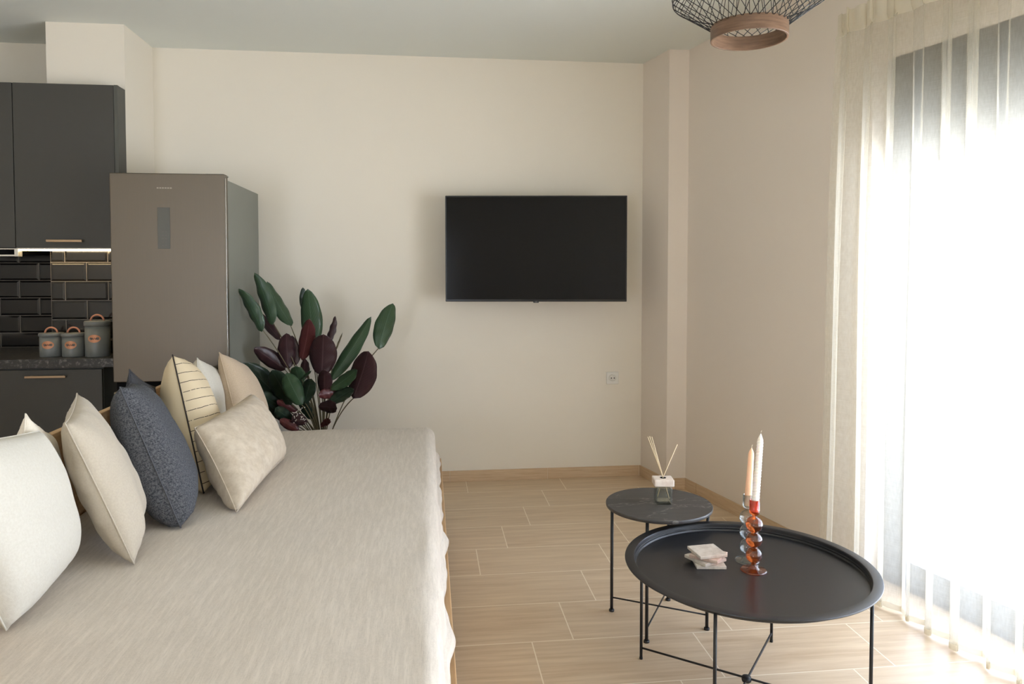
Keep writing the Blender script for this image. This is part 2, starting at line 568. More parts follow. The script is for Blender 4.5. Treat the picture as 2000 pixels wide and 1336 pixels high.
# skirting tiles with their joints
def skirt(name, p0, p1, joints):
    p0 = Vector(p0 + (0,)); p1 = Vector(p1 + (0,)); d = (p1 - p0); L = d.length; d.normalize()
    n = Vector((d.y, -d.x, 0))                   # towards the room
    f = lambda p: p0 + d * p.x + n * p.y + Vector((0, 0, p.z))
    m = MB(); cuts = [0] + [j for j in joints if 0 < j < L] + [L]
    for a, b in zip(cuts[:-1], cuts[1:]):
        m.box((a + .0015, 0, 0), (b - .0015, .009, .07), f)
    o = m.build(name, M['skirt'], bevel=.0015, kind='structure')
    g = MB(); g.box((0, 0, 0), (L, .006, .0685), f)
    g.build('grout', M['groutlight'], o)
    return o


def skirt_mat():
    N = NT('wood_look_skirting_tile'); p = N.pos()
    g1 = N.noise(N.scale(p, (3, 3, 60)), 2.2, 6, .6)
    N.base(N.mix(N.ramp(g1, .3, .7), lin((188, 159, 127)), lin((208, 183, 151))), .45, 0, .4)
    return N.m


M['skirt'] = skirt_mat()
M['groutlight'] = simple('sand_grout', (216, 200, 174), .9)
skirt('baseboard_back', (-.95, YW), (1.395, YW), [.43, 1.04 + .045, 1.22 + .5, 2.33])
skirt('baseboard_pillar_side', (1.395, YW - .005), (1.463, 4.36), [])
skirt('baseboard_pillar_front', (1.455, 4.36), (1.592, 4.355), [.06])
q0 = WP; q1 = wl(W0, 0, 0)
skirt('baseboard_right', (q0.x, q0.y), (q1.x, q1.y), [.13, .74, 1.35])

# blanking disc, painted over, high on the back wall
dz = at_y(1003, 262, YW)
MB().lathe([(.0, 0), (.032, 0), (.0325, .0007), (.0, .0007)], 32).build('trim_1', M['wall'], kind='structure', flat=True)
o = bpy.data.objects['trim_1']; o.location = (dz.x, YW - .0005, dz.z); o.rotation_euler = (PI / 2, 0, 0)

# ------------------------------------------------------------------ window
win = MB()
fo = .10; fd = .06
def wbar(m, s0, s1, z0, z1, o0=fo, o1=fo + fd): m.box((s0, o0, z0), (s1, o1, z1), fr)
wbar(win, W0, W0 + .055, 0, WTOP); wbar(win, W1 - .055, W1, 0, WTOP); wbar(win, W0, W1, WTOP - .05, WTOP); wbar(win, W0, W1, 0, .05)
wo = win.build('window_1', M['frame'], kind='structure', bevel=.003)
sb = MB(); wbar(sb, W0 + .055, W1 - .055, 1.885, WTOP - .05, fo + .01, fo + .09)
sb.build('roller_shutter_box', M['frame'], wo, bevel=.004)
third = (W1 - W0 - .11) / 3
for i in range(3):
    a = W0 + .055 + i * third; b = a + third
    sh = MB(); of = fo + .012 if i != 1 else fo + .055
    for s0, s1, z0, z1 in ((a, a + .05, .05, 1.885), (b - .05, b, .05, 1.885), (a, b, .05, .12), (a, b, 1.80, 1.885)):
        wbar(sh, s0, s1, z0, z1, of, of + .035)
    so = sh.build('sash', M['sashw'] if 'sashw' in M else M['frame'], wo)
    pn = MB(); wbar(pn, a + .05, b - .05, .12, 1.80, of + .014, of + .02)
    pn.build('pane', M['pane'], so)
MB().box((W0 - 1.2, T, -.12), (W1 + 1.2, T + .9, -.02), fr).build('floor_added_side_slab', M['added_slab'], kind='structure')  # added unseen slab outside, stops light from beneath and bounces some back

# ------------------------------------------------------------------ sheer curtain
def curtain():
    rail = thing('sheer_curtain', 'long cream sheer curtain with a gathered heading covering the tall window', 'curtain', (0, 0, 0))
    s0, s1 = 1.355, 6.15; zt = 2.452; zb = .012
    OFF = -.125
    rnd = random.Random(11)
    # fold phases of irregular pitch
    folds = []; s = s0
    while s < s1:
        wv = rnd.uniform(.10, .14); folds.append((s, wv, rnd.uniform(.8, 1.2), rnd.uniform(.75, 1.2))); s += wv
    NP = 18; us = []
    for (a, wv, am, sk) in folds:
        for k in range(NP): us.append((a, wv, am, sk, k / NP))
    us.append((folds[-1][0], folds[-1][1], 1, .5, 1.0))
    NZ = 46
    def P(i, t, z, shrink=1.0):
        a, wv, am, sk, q = us[i]
        ph = 2 * PI * q
        spread = .55 + .45 * t
        A = .034 * am * (0.45 + .55 * min(1, t * 1.6)) * shrink
        lat = .024 * sk * (0.8 + .2 * t) * math.sin(2 * ph) * shrink
        drift = .022 * math.sin(a * 9.0 + 1.3) * t + .012 * math.sin(z * 2.1 + a * 5)
        left = -.10 * t * max(0, 1 - (a - s0) / .35)       # the first folds fan out to the left at the hem
        return wl(a + wv * q + lat + drift * t + left, OFF + A * math.sin(ph) + .012 * math.sin(a * 4 + t * 2), z)
    m = MB(); vs = []
    hdr = .10
    for j in range(NZ + 1):
        t = j / NZ; z = (zt - hdr) + (zb - (zt - hdr)) * t
        for i in range(len(us)):
            zz = z
            if j == NZ: zz = zb
            vs.append(P(i, t, zz))
    n = len(us); fs = []; uvs = []
    for j in range(NZ):
        for i in range(n - 1):
            fs.append((j * n + i, j * n + i + 1, (j + 1) * n + i + 1, (j + 1) * n + i))
            uvs.append([(i / n * 5, j / NZ * 2.4), ((i + 1) / n * 5, j / NZ * 2.4), ((i + 1) / n * 5, (j + 1) / NZ * 2.4), (i / n * 5, (j + 1) / NZ * 2.4)])
    m.add(vs, fs, True, uvs); m.build('voile', M['sheer'], rail)
    # gathered heading band
    m = MB(); vs = []
    for j in range(5):
        z = zt - hdr * j / 4
        for i in range(n):
            p = P(i, 0, z); a, wv, am, sk, q = us[i]
            vs.append(p + WN * (.016 * math.sin(2 * PI * q * 2 + a * 11)) * (1 if j < 4 else .1) + WD * 0)
    fs = [(j * n + i, j * n + i + 1, (j + 1) * n + i + 1, (j + 1) * n + i) for j in range(4) for i in range(n - 1)]
    m.add(vs, fs, True); m.build('heading_band', M['band'], rail)
    # stitched hem
    m = MB(); vs = []
    for j in range(2):
        for i in range(n): vs.append(P(i, 1, zb + .022 * j) - WN * .0015)
    m.add(vs, [(i, i + 1, n + i + 1, n + i) for i in range(n - 1)], True); m.build('hem', M['band'], rail)
    m = MB(); m.box((s0 + .09, OFF + .03, zt - .05), (s1, OFF + .05, zt - .03), fr)
    m.build('curtain_rail', M['white'], rail)
    for k in range(4):
        ss = s0 + .45 + k * 1.3
        b = MB(); b.box((ss - .01, OFF + .05, zt - .048), (ss + .01, 0, zt - .032), fr)
        b.build('bracket', M['white'], rail)
    return rail


curtain()

# ------------------------------------------------------------------ television
tvc = at_y(1047, 486, 4.36)
TVW, TVH = 1.085, .632
tvY = 4.42
ang = math.radians(-7.0)
c0 = at_y(1047, 486, tvY)
sc = (at_y(1223, 486, tvY) - at_y(871, 486, tvY)).length
TVW = sc * .995; TVH = TVW * .583
tv = thing('television', 'wide black flat screen television mounted on the cream back wall', 'television', (c0.x, c0.y, c0.z - TVH / 2), ang)
hw = TVW / 2
f = MB(); b = .008
f.box((-hw, -.012, 0), (hw, .03, TVH)); f.build('casing', M['tvframe'], tv, bevel=.003)
s_ = MB(); s_.box((-hw + b, -.0135, b + .006), (hw - b, -.0118, TVH - b)); s_.build('screen', M['screen'], tv)
bk = MB(); bk.box((-hw * .7, .03, .06), (hw * .7, .07, TVH * .72)); bk.build('rear_housing', M['tvframe'], tv, bevel=.01)
arm = MB(); arm.box((-.12, .07, TVH * .3), (.12, .09, TVH * .65)); arm.box((-.035, .09, TVH * .42), (.035, .24, TVH * .54)); arm.box((-.09, .236, TVH * .36), (.09, .246, TVH * .6))
arm.build('wall_bracket', M['black'], tv)
lg = MB(); lg.box((-.017, -.0135, -.007), (.017, .004, .004)); lo = lg.build('logo_tab', M['tvframe'], tv, bevel=.003)


def text_mesh(name, body, size, m, parent, mat4):
    cu = bpy.data.curves.new(name, 'FONT'); cu.body = body; cu.size = size; cu.align_x = 'CENTER'; cu.extrude = .0003
    o = bpy.data.objects.new(name + '_tmp', cu); C.objects.link(o)
    dg = bpy.context.evaluated_depsgraph_get(); me = bpy.data.meshes.new_from_object(o.evaluated_get(dg))
    C.objects.unlink(o); bpy.data.objects.remove(o)
    me.materials.clear(); me.materials.append(m); me.name = name
    n = bpy.data.objects.new(name, me); C.objects.link(n); n.parent = parent; n.matrix_local = mat4
    return n


R90 = Matrix.Rotation(PI / 2, 4, 'X')
text_mesh('logo', 'LG', .012, M['silver'], tv, Matrix.Translation((.001, -.0142, -.0035)) @ R90)

# ------------------------------------------------------------------ wall socket
sp = at_y(1196, 738, YW)
so = thing('wall_socket', 'white square wall socket low on the cream wall below the television', 'socket', (sp.x, YW, sp.z))
m = MB(); m.box((-.041, -.008, -.041), (.041, 0, .041)); m.build('cover_plate', M['white'], so, bevel=.004)
m = MB(); m.lathe([(.0, 0), (.021, 0), (.021, -.0005), (.0235, .004), (.0255, .004), (.0255, -.002), (0, -.002)], 32)
o = m.build('socket_ring', M['white'], so, loc=(0, -.0105, 0)); o.rotation_euler = (PI / 2, 0, 0)
m = MB()
for dx in (-.0095, .0095): m.lathe([(0, 0), (.0035, 0), (.0035, .002), (0, .002)], 14, (dx, 0, 0))
o = m.build('pin_hole', M['dark'], so, loc=(0, -.0112, 0)); o.rotation_euler = (PI / 2, 0, 0)

# ------------------------------------------------------------------ kitchen
CF = 4.26          # pillar face
UF = 4.155         # upper cabinet door face
def bar_handle(parent, x0, x1, y, z, m=None):
    h = MB(); h.box((x0, y - .03, z - .006), (x1, y - .022, z + .006))
    for x in (x0 + .02, x1 - .02): h.box((x - .004, y - .022, z - .004), (x + .004, y, z + .004))
    return h.build('handle', m or M['bronze'], parent, bevel=.0015)


UZ0, UZ1 = 1.482, 2.345
xr = -1.642; xg = at_y(27, 330, UF).x
def upper(x0, x1, label, endpanel):
    t = thing('wall_cabinet', label, 'cabinet', ((x0 + x1) / 2, YW, UZ0), 0, None)
    L = lambda p: Vector((p.x - (x0 + x1) / 2, p.y - YW, p.z - UZ0))
    m = MB()
    yb = CF - .002 if x1 > -2.04 and x0 < -1.7 else YW
    if endpanel:
        m.box((x0, UF + .022, UZ0), (x1, CF - .003, UZ1), L)
        m.box((x0, CF - .003, UZ0), (-2.05, YW - .003, UZ1), L)
    else:
        m.box((x0, UF + .022, UZ0), (x1, YW - .003, UZ1), L)
    m.build('body', M['cabside'], t)
    e = .018 if endpanel else 0
    d = MB(); d.box((x0 + .0015, UF, UZ0 - .004), (x1 - e - .0025, UF + .019, UZ1), L); do = d.build('door', M['cab'], t, bevel=.0015)
    if endpanel:
        p = MB(); p.box((x1 - .018, UF - .001, UZ0 - .004), (x1 + .0005, UF + .022, UZ1 + .0008), L); p.build('end_panel', M['cabside'], t)
    return t, do, L


t, do, L = upper(xg, xr, 'dark grey wall cabinet nearest the fridge, with a bronze bar handle', True)
a = at_y(90, 470, UF - .026); b = at_y(160, 470, UF - .026)
h = MB(); h.box((a.x, UF - .03, a.z - .006), (b.x, UF - .022, a.z + .006), L)
for x in (a.x + .02, b.x - .02): h.box((x - .004, UF - .022, a.z - .004), (x + .004, UF, a.z + .004), L)
h.build('handle', M['bronze'], do, bevel=.0015)
t, do, L = upper(xg - .6, xg, 'dark grey wall cabinet cut off by the left edge, above the extractor hood', False)

# LED strip under the cabinet
ls = thing('light_strip', 'glowing warm LED strip under the wall cabinet beside the fridge', 'light', (0, 0, 0))
a = at_y(38, 487, UF + .012)
m = MB(); m.box((a.x, UF + .003, UZ0 - .0185), (xr - .002, UF + .022, UZ0 - .0105)); m.build('diffuser', M['led'], ls)
m = MB(); m.box((a.x - .01, UF + .001, UZ0 - .0105), (xr, UF + .03, UZ0 - .0045)); m.build('channel', M['chrome'], ls)

# extractor hood
hx = at_y(37, 495, UF).x
hd = thing('extractor_hood', 'slim steel edged pull-out extractor hood under the leftmost wall cabinet', 'hood', (hx - .3, YW, UZ0))
m = MB(); m.box((-.3, -.5, -.035), (.3 - .022, -.06, -.006)); m.build('body', M['dark'], hd)
m = MB(); m.box((-.3, -.53, -.048), (.3 - .02, -.5, -.040)); m.box((-.3, -.53, -.012), (.3 - .02, -.5, -.007)); m.build('front_trim', M['chrome'], hd)
m = MB(); m.box((.3 - .02, -.532, -.05), (.3, -.49, -.006)); m.build('end_cap', M['chrome'], hd, bevel=.002)

# bevelled black tiles: real geometry on the pillar and on the recessed wall
def backsplash(name, x0, x1, y, shift, zs=1.403):
    m = MB(); TW, TH = .222, .1045; g = .003
    k = 0; z1 = zs + TH
    while z1 > .9:
        za, zb2 = z1 - TH, min(z1, UZ0 + .02)
        x = x0 - TW + ((shift + (k % 2) * TW / 2) % TW)
        while x < x1:
            a, b = max(x, x0) + g / 2, min(x + TW, x1) - g / 2
            if b - a > .01:
                zl = max(za, .9) + g / 2; zh = zb2 - g / 2
                if zh - zl > .008:
                    bv = min(.011, (b - a) * .3, (zh - zl) * .3); d0, d1 = .004, .009
                    o = [(a, y - d0, zl), (b, y - d0, zl), (b, y - d0, zh), (a, y - d0, zh)]
                    i = [(a + bv, y - d1, zl + bv), (b - bv, y - d1, zl + bv), (b - bv, y - d1, zh - bv), (a + bv, y - d1, zh - bv)]
                    w_ = [(a, y, zl), (b, y, zl), (b, y, zh), (a, y, zh)]
                    m.add(o + i + w_, [(4, 5, 6, 7), (0, 1, 5, 4), (1, 2, 6, 5), (2, 3, 7, 6), (3, 0, 4, 7), (8, 9, 1, 0), (9, 10, 2, 1), (10, 11, 3, 2), (11, 8, 0, 3)])
            x += TW
        k += 1; z1 -= TH
    o = m.build(name, M['tile'], kind='structure')
    g_ = MB(); g_.box((x0, y - .0038, .9), (x1, y - .0001, UZ0)); g_.build('grout', M['grout'], o)
    return o


jx = at_y(127, 500, CF).x
backsplash('wall_backsplash_pillar', -2.045, -1.643, CF, (jx - (-2.045)) % .222)
jx2 = at_y(35, 540, YW).x
backsplash('wall_backsplash_recess', XL + .01, -2.047, YW, (jx2 - XL) % .222)

# worktop and base cabinets
wt = MB(); wt.prism([(-3.2, 4.02), (-1.60, 4.02), (-1.60, 4.255), (-2.052, 4.255), (-2.052, YW - .01), (-3.2, YW - .01)], .853, .9)
tag(wt.build('worktop', M['granite'], bevel=.003), 'dark speckled stone kitchen worktop with the canisters on it', 'worktop')
CFB = 4.045
def base_cab(x0, x1, label, hpx):
    t = thing('base_cabinet', label, 'cabinet', ((x0 + x1) / 2, YW - .02, 0))
    L = lambda p: Vector((p.x - (x0 + x1) / 2, p.y - YW + .02, p.z))
    m = MB()
    if x1 > -2:
        m.box((x0, CFB + .02, .1), (x1, 4.25, .85), L); m.box((x0, 4.25, .1), (-2.06, YW - .03, .85), L)
    else: m.box((x0, CFB + .02, .1), (x1, YW - .03, .85), L)
    m.build('body', M['cabside'], t)
    k = MB(); k.box((x0, CFB + .06, 0), (x1, CFB + .08, .1), L); k.build('plinth', M['cab'], t)
    d = MB(); d.box((x0 + .0015, CFB, .105), (x1 - .0015, CFB + .019, .842), L); do = d.build('door', M['cab'], t, bevel=.0015)
    if hpx:
        a = at_y(hpx[0], hpx[2], CFB - .026); b = at_y(hpx[1], hpx[2], CFB - .026)
        h = MB(); h.box((a.x, CFB - .03, a.z - .006), (b.x, CFB - .022, a.z + .006), L)
        for x in (a.x + .02, b.x - .02): h.box((x - .004, CFB - .022, a.z - .004), (x + .004, CFB, a.z + .004), L)
        h.build('handle', M['bronze'], do, bevel=.0015)
    return t


xe = at_y(200, 760, CFB).x
base_cab(xe - .6, xe, 'dark grey base cabinet with a bronze bar handle under the worktop, left of the fridge', (48, 128, 737))

def canister(px0, px1, ytop, tall, label):
    a = at_z(px0, 696.5, .9); b = at_z(px1, 696.5, .9)
    rad = (b - a).length / 2; c = (a + b) / 2; c.y += rad * .35
    hgt = tall
    t = thing('canister', label, 'canister', (c.x, c.y, .9), 0, 'grey canisters on the worktop')
    m = MB(); m.lathe([(0, .0), (rad * .97, 0), (rad, .003), (rad, hgt * .86), (rad * .9, hgt * .86), (0, hgt * .86)], 40); m.build('body', M['canister'], t)
    m = MB(); m.lathe([(0, hgt * .86 + .0005), (rad * 1.02, hgt * .86 + .0005), (rad * 1.07, hgt * .88), (rad * 1.07, hgt * .97), (rad * 1.03, hgt), (rad * .4, hgt * 1.01), (0, hgt * 1.01)], 40); lid = m.build('lid', M['canister'], t)
    pts = [(rad * .55 * math.cos(q), 0, hgt * 1.0 + rad * .52 * math.sin(q)) for q in [PI * k / 12 for k in range(13)]]
    m = MB(); m.tube(pts, .0048, 8); m.build('handle', M['leather'], lid)
    # oval label curved on the body, turned a little towards the window
    m = MB(); vs = []; n = 28; ca = -PI / 2 + .12; zc = hgt * .52; ea = .52; eh = .021
    vs.append(((rad + .0012) * math.cos(ca), (rad + .0012) * math.sin(ca), zc))
    for k in range(n):
        q = 2 * PI * k / n; aa = ca + ea * math.cos(q)
        vs.append(((rad + .0012) * math.cos(aa), (rad + .0012) * math.sin(aa), zc + eh * math.sin(q)))
    m.add(vs, [(0, 1 + k, 1 + (k + 1) % n) for k in range(n)], True)
    lb = m.build('oval_label', M['copper'], t)
    m = MB(); pts = []
    for k in range(40):
        u = k / 39; aa = ca - ea * .62 + ea * 1.24 * u
        pts.append(((rad + .002) * math.cos(aa), (rad + .002) * math.sin(aa), zc + .006 * math.sin(u * 26) * (1 - .4 * u)))
    m.tube(pts, .0009, 5); m.build('script', M['copperdark'], lb)
    return t


canister(77, 118, 646, .125, 'small grey lidded canister, the leftmost of three on the worktop')
canister(121, 162, 646, .125, 'small grey lidded canister between another small one and the tall one')
canister(166, 210, 622, .19, 'tall grey lidded canister with leather handle beside the fridge')

# ------------------------------------------------------------------ fridge
FX0, FX1, FF = -1.562, -1.012, 3.835
fz = 1.842
fg = thing('fridge', 'tall stainless steel fridge freezer between the kitchen and the plant', 'fridge', ((FX0 + FX1) / 2, FF, 0))
L = lambda p: Vector((p.x - (FX0 + FX1) / 2, p.y - FF, p.z))
bx = (FX0 + .004, FX1 - .008)
m = MB(); m.box((bx[0], FF + .075, .03), (bx[1], 4.60, 1.822), L); m.build('cabinet_body', M['fridge_side'], fg, bevel=.006)
m = MB(); m.box((FX0 + .012, FF + .056, .06), (FX1 - .02, FF + .076, 1.81), L); m.build('door_gasket', M['dark'], fg)
m = MB(); m.box((FX0, FF, .80), (FX1, FF + .056, fz), L); dr = m.build('fridge_door', M['steel'], fg, bevel=.005, seg=3)
m = MB(); m.box((FX1 - .0012, FF + .008, .80), (FX1 + .0012, FF + .018, fz - .02), L); m.build('edge_trim', M['chrome'], dr)
pa = at_y(307, 405, FF); pb = at_y(333, 486, FF)
m = MB(); m.box((pa.x, FF - .0022, pb.z), (pb.x, FF + .001, pa.z), L); dp = m.build('display_panel', M['panel'] if 'panel' in M else simple('grey_glass_panel', (82, 80, 72), .35, .2), dr, bevel=.001)
m = MB()
for k in range(5):
    z = pb.z + .014 + k * .017
    m.box((pa.x + .022, FF - .0028, z), (pa.x + .030, FF - .002, z + .005), L)
    m.box((pa.x + .036, FF - .0028, z + .001), (pa.x + .046, FF - .002, z + .0035), L)
m.build('control_icons', M['iconmat'] if 'iconmat' in M else simple('dim_icon_print', (86, 82, 74), .5), dp)
la = at_y(306, 367, FF)
m = MB()
for k in range(6):
    m.box((la.x + k * .0125, FF - .0008, la.z - .003), (la.x + k * .0125 + .009, FF + .0005, la.z + .003), L)
m.build('logo', simple('faint_logo_print', (150, 142, 130), .3, .6), dr)
m = MB(); m.box((FX0 + .01, FF + .02, .752), (FX1 - .01, FF + .056, .80), L); m.build('handle_recess', M['dark'], fg)
m = MB(); m.box((FX0, FF, .06), (FX1, FF + .056, .752), L); m.build('freezer_door', M['steel'], fg, bevel=.005, seg=3)
m = MB(); m.box((FX1 - .10, FF + .02, fz - .004), (FX1 - .012, FF + .12, fz + .003), L); m.build('hinge_cover', M['fridge_side'], fg, bevel=.003)
m = MB(); m.box((FX0 + .03, FF + .09, 0), (FX1 - .04, 4.56, .032), L); m.build('plinth', M['dark'], fg)

# ------------------------------------------------------------------ daybed
ZM = .55; BXL, BXR = -1.15, .030; BY0, BY1 = .75, 3.83
db = thing('daybed', 'wide light oak daybed with its frame rail along the right side', 'bed', (-.55, 2.3, 0))
L = lambda p: Vector((p.x + .55, p.y - 2.3, p.z))
m = MB(); m.box((.040, BY0 - .02, .10), (.064, BY1 - .02, .378), L); m.build('side_rail', M['oak'], db, bevel=.002)
m = MB(); m.box((BXL, BY1 - .05, .10), (.040, BY1 - .026, .36), L); m.build('end_rail', M['oak'], db, bevel=.002)
m = MB(); m.box((-1.185, BY0 - .02, .10), (-1.160, BY1 - .03, .852), L); m.build('backrest', M['oak'], db, bevel=.003)
for x in (-1.12, -.02):
    for y in (BY0 + .02, BY1 - .12):
        m = MB(); m.box((x - .03, y - .03, 0), (x + .03, y + .03, .1), L); m.build('leg', M['oak'], db)
m = MB(); m.box((BXL, BY0, .16), (.03, BY1 - .055, .37), L); m.build('slatted_base', M['oak'], db)
m = MB(); m.box((BXL + .01, BY0 + .01, .372), (.012, BY1 - .075, ZM - .008), L); m.build('mattress', M['p_white'], db, bevel=.03, seg=4)

def cover():
    # section: across X, the cover runs flat, rounds the right edge and hangs to the rail
    NX, NY = 60, 150
    vs = []
    R = .045
    prof = []
    xr_ = .028
    for k in range(36):
        prof.append((-1.148 + (xr_ - R + 1.148) * k / 35, 0.0, 0))
    for k in range(1, 9):
        q = PI / 2 * k / 8
        prof.append((xr_ - R + R * math.sin(q), -R + R * math.cos(q), k / 8))
    for k in range(1, 9):
        prof.append((xr_, -R - (.128 - R) * k / 8, 1 + k / 8))
    prof.append((xr_ + .006, -.132, 2.2)); prof.append((xr_ + .014, -.150, 2.4))
    n = len(prof)
    ys = []
    for j in range(NY + 1):
        ys.append(BY0 + (BY1 - .05 - BY0) * j / NY)
    rows = [(y, 0) for y in ys]
    for k in range(1, 8):
        q = PI / 2 * k / 7; rows.append((BY1 - .05 + .05 * math.sin(q) , -(.05 - .05 * math.cos(q))))
    for k in range(1, 5): rows.append((BY1, -.05 - .025 * k))
    for (y, dz_) in rows:
        for (x, dzz, t) in prof:
            z = ZM + dzz + dz_
            wr = .0022 * noise.noise(Vector((x * 5, y * 3, 0))) * 2
            if t == 0:
                z += wr + .0014 * noise.noise(Vector((x * 22, y * 5 + x * 6, 3)))
                edge = max(0, (x + .28) / .3)
                if y < 1.75: z += .006 * edge * noise.noise(Vector((x * 30, y * 7, 7))) * min(1, (1.75 - y) * 4)
            sw = max(0, t)
            ripple = noise.noise(Vector((y * 4.5, 0, 2))) * 1.0 + noise.noise(Vector((y * 11, 0, 5))) * .25
            dx = sw * (.010 * ripple + .003)
            if y < 1.7: dx += sw * .010 * math.sin(y * 60 + 2 * math.sin(y * 11)) * min(1, (1.7 - y) * 3) * .5
            if sw > 2: z += .006 * noise.noise(Vector((y * 12, 4, 1)))
            # bulge over the rail
            if sw >= 2.2: dx += .004 + .008 * max(0, noise.noise(Vector((y * 9, 2, 9))))
            z = max(z, ZM - .17)
            # mild narrowing of the far corner
            if dz_ < 0 and t > 0: dx -= .012 * min(1, -dz_ * 20)
            if y > 3.6: z -= .004 * ((y - 3.6) / .23) ** 2
            vs.append((x + dx + .55, y - 2.3, z))
    fs = []
    for j in range(len(rows) - 1):
        for i in range(n - 1):
            fs.append((j * n + i, j * n + i + 1, (j + 1) * n + i + 1, (j + 1) * n + i))
    m = MB(); m.add(vs, fs, True)
    o = m.build('bed_cover', M['linen'], loc=(-.55, 2.3, 0))
    so_ = o.modifiers.new('thick', 'SOLIDIFY'); so_.thickness = .003; so_.offset = -1
    tag(o, 'large beige linen cover spread over the daybed', 'bed cover')


cover()

# ------------------------------------------------------------------ pillows
def pillow(label, mat, NB, FB, FT, NT_, T=.17, pinch=.07, seam=None, sd=0, group='cushions on the daybed', sag=.0, flip=1, wr=1.0, pw=.5):
    NB, FB, FT, NT_ = [Vector(p) for p in (NB, FB, FT, NT_)]
    cen = (NB + FB + FT + NT_) / 4
    zmin = min(NB.z, FB.z)
    root = thing('cushion', label, 'cushion', (cen.x, cen.y, ZM), 0, group)
    nrm = ((FB - NB) + (FT - NT_)).cross((NT_ - NB) + (FT - FB)).normalized()
    if nrm.x < 0: nrm = -nrm
    N_ = 34
    def surf(u, v, side):
        # inward bowed edges
        cu = (u - .5) * 2; cv = (v - .5) * 2
        uu = .5 + cu * .5 * (1 - pinch * (1 - cv * cv) ** 1.0)
        vv = .5 + cv * .5 * (1 - pinch * (1 - cu * cu) ** 1.0)
        p = NB * (1 - uu) * (1 - vv) + FB * uu * (1 - vv) + FT * uu * vv + NT_ * (1 - uu) * vv
        e = max(0, 1 - abs(cu) ** 2.6) ** pw * max(0, 1 - abs(cv) ** 2.6) ** pw
        bottomheavy = 1 + .22 * (.5 - v)
        th = T / 2 * e * bottomheavy
        # puckers: radial from corners, along the edges
        wk = 0
        if e > 0.01:
            q = p * 14 + Vector((sd, side * 3, 0))
            wk = .0045 * wr * noise.noise(q) * min(1, e * 2) * min(1, e * 2)
            edgef = max(0, 1 - min(1 - abs(cu), 1 - abs(cv)) * 3.2)
            wk += .0045 * wr * edgef * min(1, e * 2) * noise.noise(Vector(((u if abs(cv) > abs(cu) else v) * 17 + sd, sd, side))) * min(1, e * 3)
        p = p + nrm * side * (th + wk)
        p.z -= sag * e * (1 - v) * .0
        if p.z < ZM + .009: p.z = ZM + .009 + (p.z - ZM - .009) * .02
        return p
    m = MB()
    for side in (1, -1):
        vs = [surf(i / N_, j / N_, side) - Vector((cen.x, cen.y, ZM)) for j in range(N_ + 1) for i in range(N_ + 1)]
        fs = []; uvs = []
        o_ = 1 if side == 1 else 0
        for j in range(N_):
            for i in range(N_):
                f_ = (j * (N_ + 1) + i, j * (N_ + 1) + i + 1, (j + 1) * (N_ + 1) + i + 1, (j + 1) * (N_ + 1) + i)
                fs.append(f_)
                k = 1e-4
                uvs.append([(o_ + i / N_ * .998 + k, j / N_), (o_ + (i + 1) / N_ * .998 + k, j / N_), (o_ + (i + 1) / N_ * .998 + k, (j + 1) / N_), (o_ + i / N_ * .998 + k, (j + 1) / N_)])
        m.add(vs, fs, True, uvs)
    o = m.build('cushion_case', mat, root)
    bm = bmesh.new(); bm.from_mesh(o.data); bmesh.ops.remove_doubles(bm, verts=bm.verts, dist=1e-5)
    bmesh.ops.recalc_face_normals(bm, faces=bm.faces); bm.to_mesh(o.data); bm.free()
    o.data.polygons.foreach_set('use_smooth', [True] * len(o.data.polygons))
    pts = []
    for k in range(20): pts.append(surf(k / 20, 0, 1))
    for k in range(20): pts.append(surf(1, k / 20, 1))
    for k in range(20): pts.append(surf(1 - k / 20, 1, 1))
    for k in range(20): pts.append(surf(0, 1 - k / 20, 1))
    s_ = MB(); s_.tube([p - Vector((cen.x, cen.y, ZM)) for p in pts], .0022 if seam is None else .0028, 6, closed=True)
    s_.build('seam', seam or mat, root)
    return root


V = Vector
# measured corners (near bottom, far bottom, far top, near top)
def par(NB, NT_, d): return NB, NB + d, NT_ + d, NT_

# white pillow at the left edge
nb = at_z(12, 1232, .558)
pillow('large white cushion nearest the camera, cut by the left edge', M['p_white'],
       nb, V((-1.0, 2.13, .57)), at_x(76, 842, -1.03), V((-1.06, 1.62, 1.00)), .20, .04, sd=1, wr=.6, pw=.42)
pillow('off-white cushion peeking out behind the large white one', M['p_off'],
       V((-1.07, 1.99, .56)), V((-1.10, 2.28, .56)), at_x(97, 848, -1.10), at_x(50, 808, -1.06), .11, .06, sd=2)
nb = at_z(262, 1103, .557); nt = at_x(127, 827, -.98); ft = at_x(150, 768, -1.12)
pillow('plain beige cushion standing between the white and the charcoal cushions', M['p_beige'],
       nb, nb + (ft - nt) * .95, ft, nt, .145, .05, sd=3, wr=2.0)
nb = at_z(353, 1032, .557); nt = at_x(234, 756, -.98); ft = at_x(256, 748, -1.08)
pillow('charcoal grey knitted cushion in the middle of the row', M['charcoal'],
       nb, nb + (ft - nt) * .85 + V((0, 0, .02)), ft, nt, .19, .04, sd=4, pw=.38, wr=1.8)
pillow('darker charcoal cushion mostly hidden behind the grey knitted one', M['charcoal2'],
       V((-1.09, 2.74, .56)), V((-1.10, 2.98, .56)), at_x(303, 756, -1.10), at_x(253, 721, -1.08), .09, .06, sd=5)
nb = at_z(398, 965, .557); nt = at_x(337, 693, -1.02); ft = at_x(356, 704, -1.10)
pillow('cream cushion with thin dark stripes and a dark seam', M['striped'],
       nb, nb + (ft - nt), ft, nt, .215, .05, M['pipe_dark'], sd=6)
nb = V((-.98, 3.22, .557)); nt = at_x(385, 699, -1.03); ft = at_x(415, 716, -1.08)
pillow('small white cushion tucked between the striped and the sand ones', M['p_white'],
       nb, V((-1.02, 3.48, .557)), ft, nt, .19, .05, sd=7)
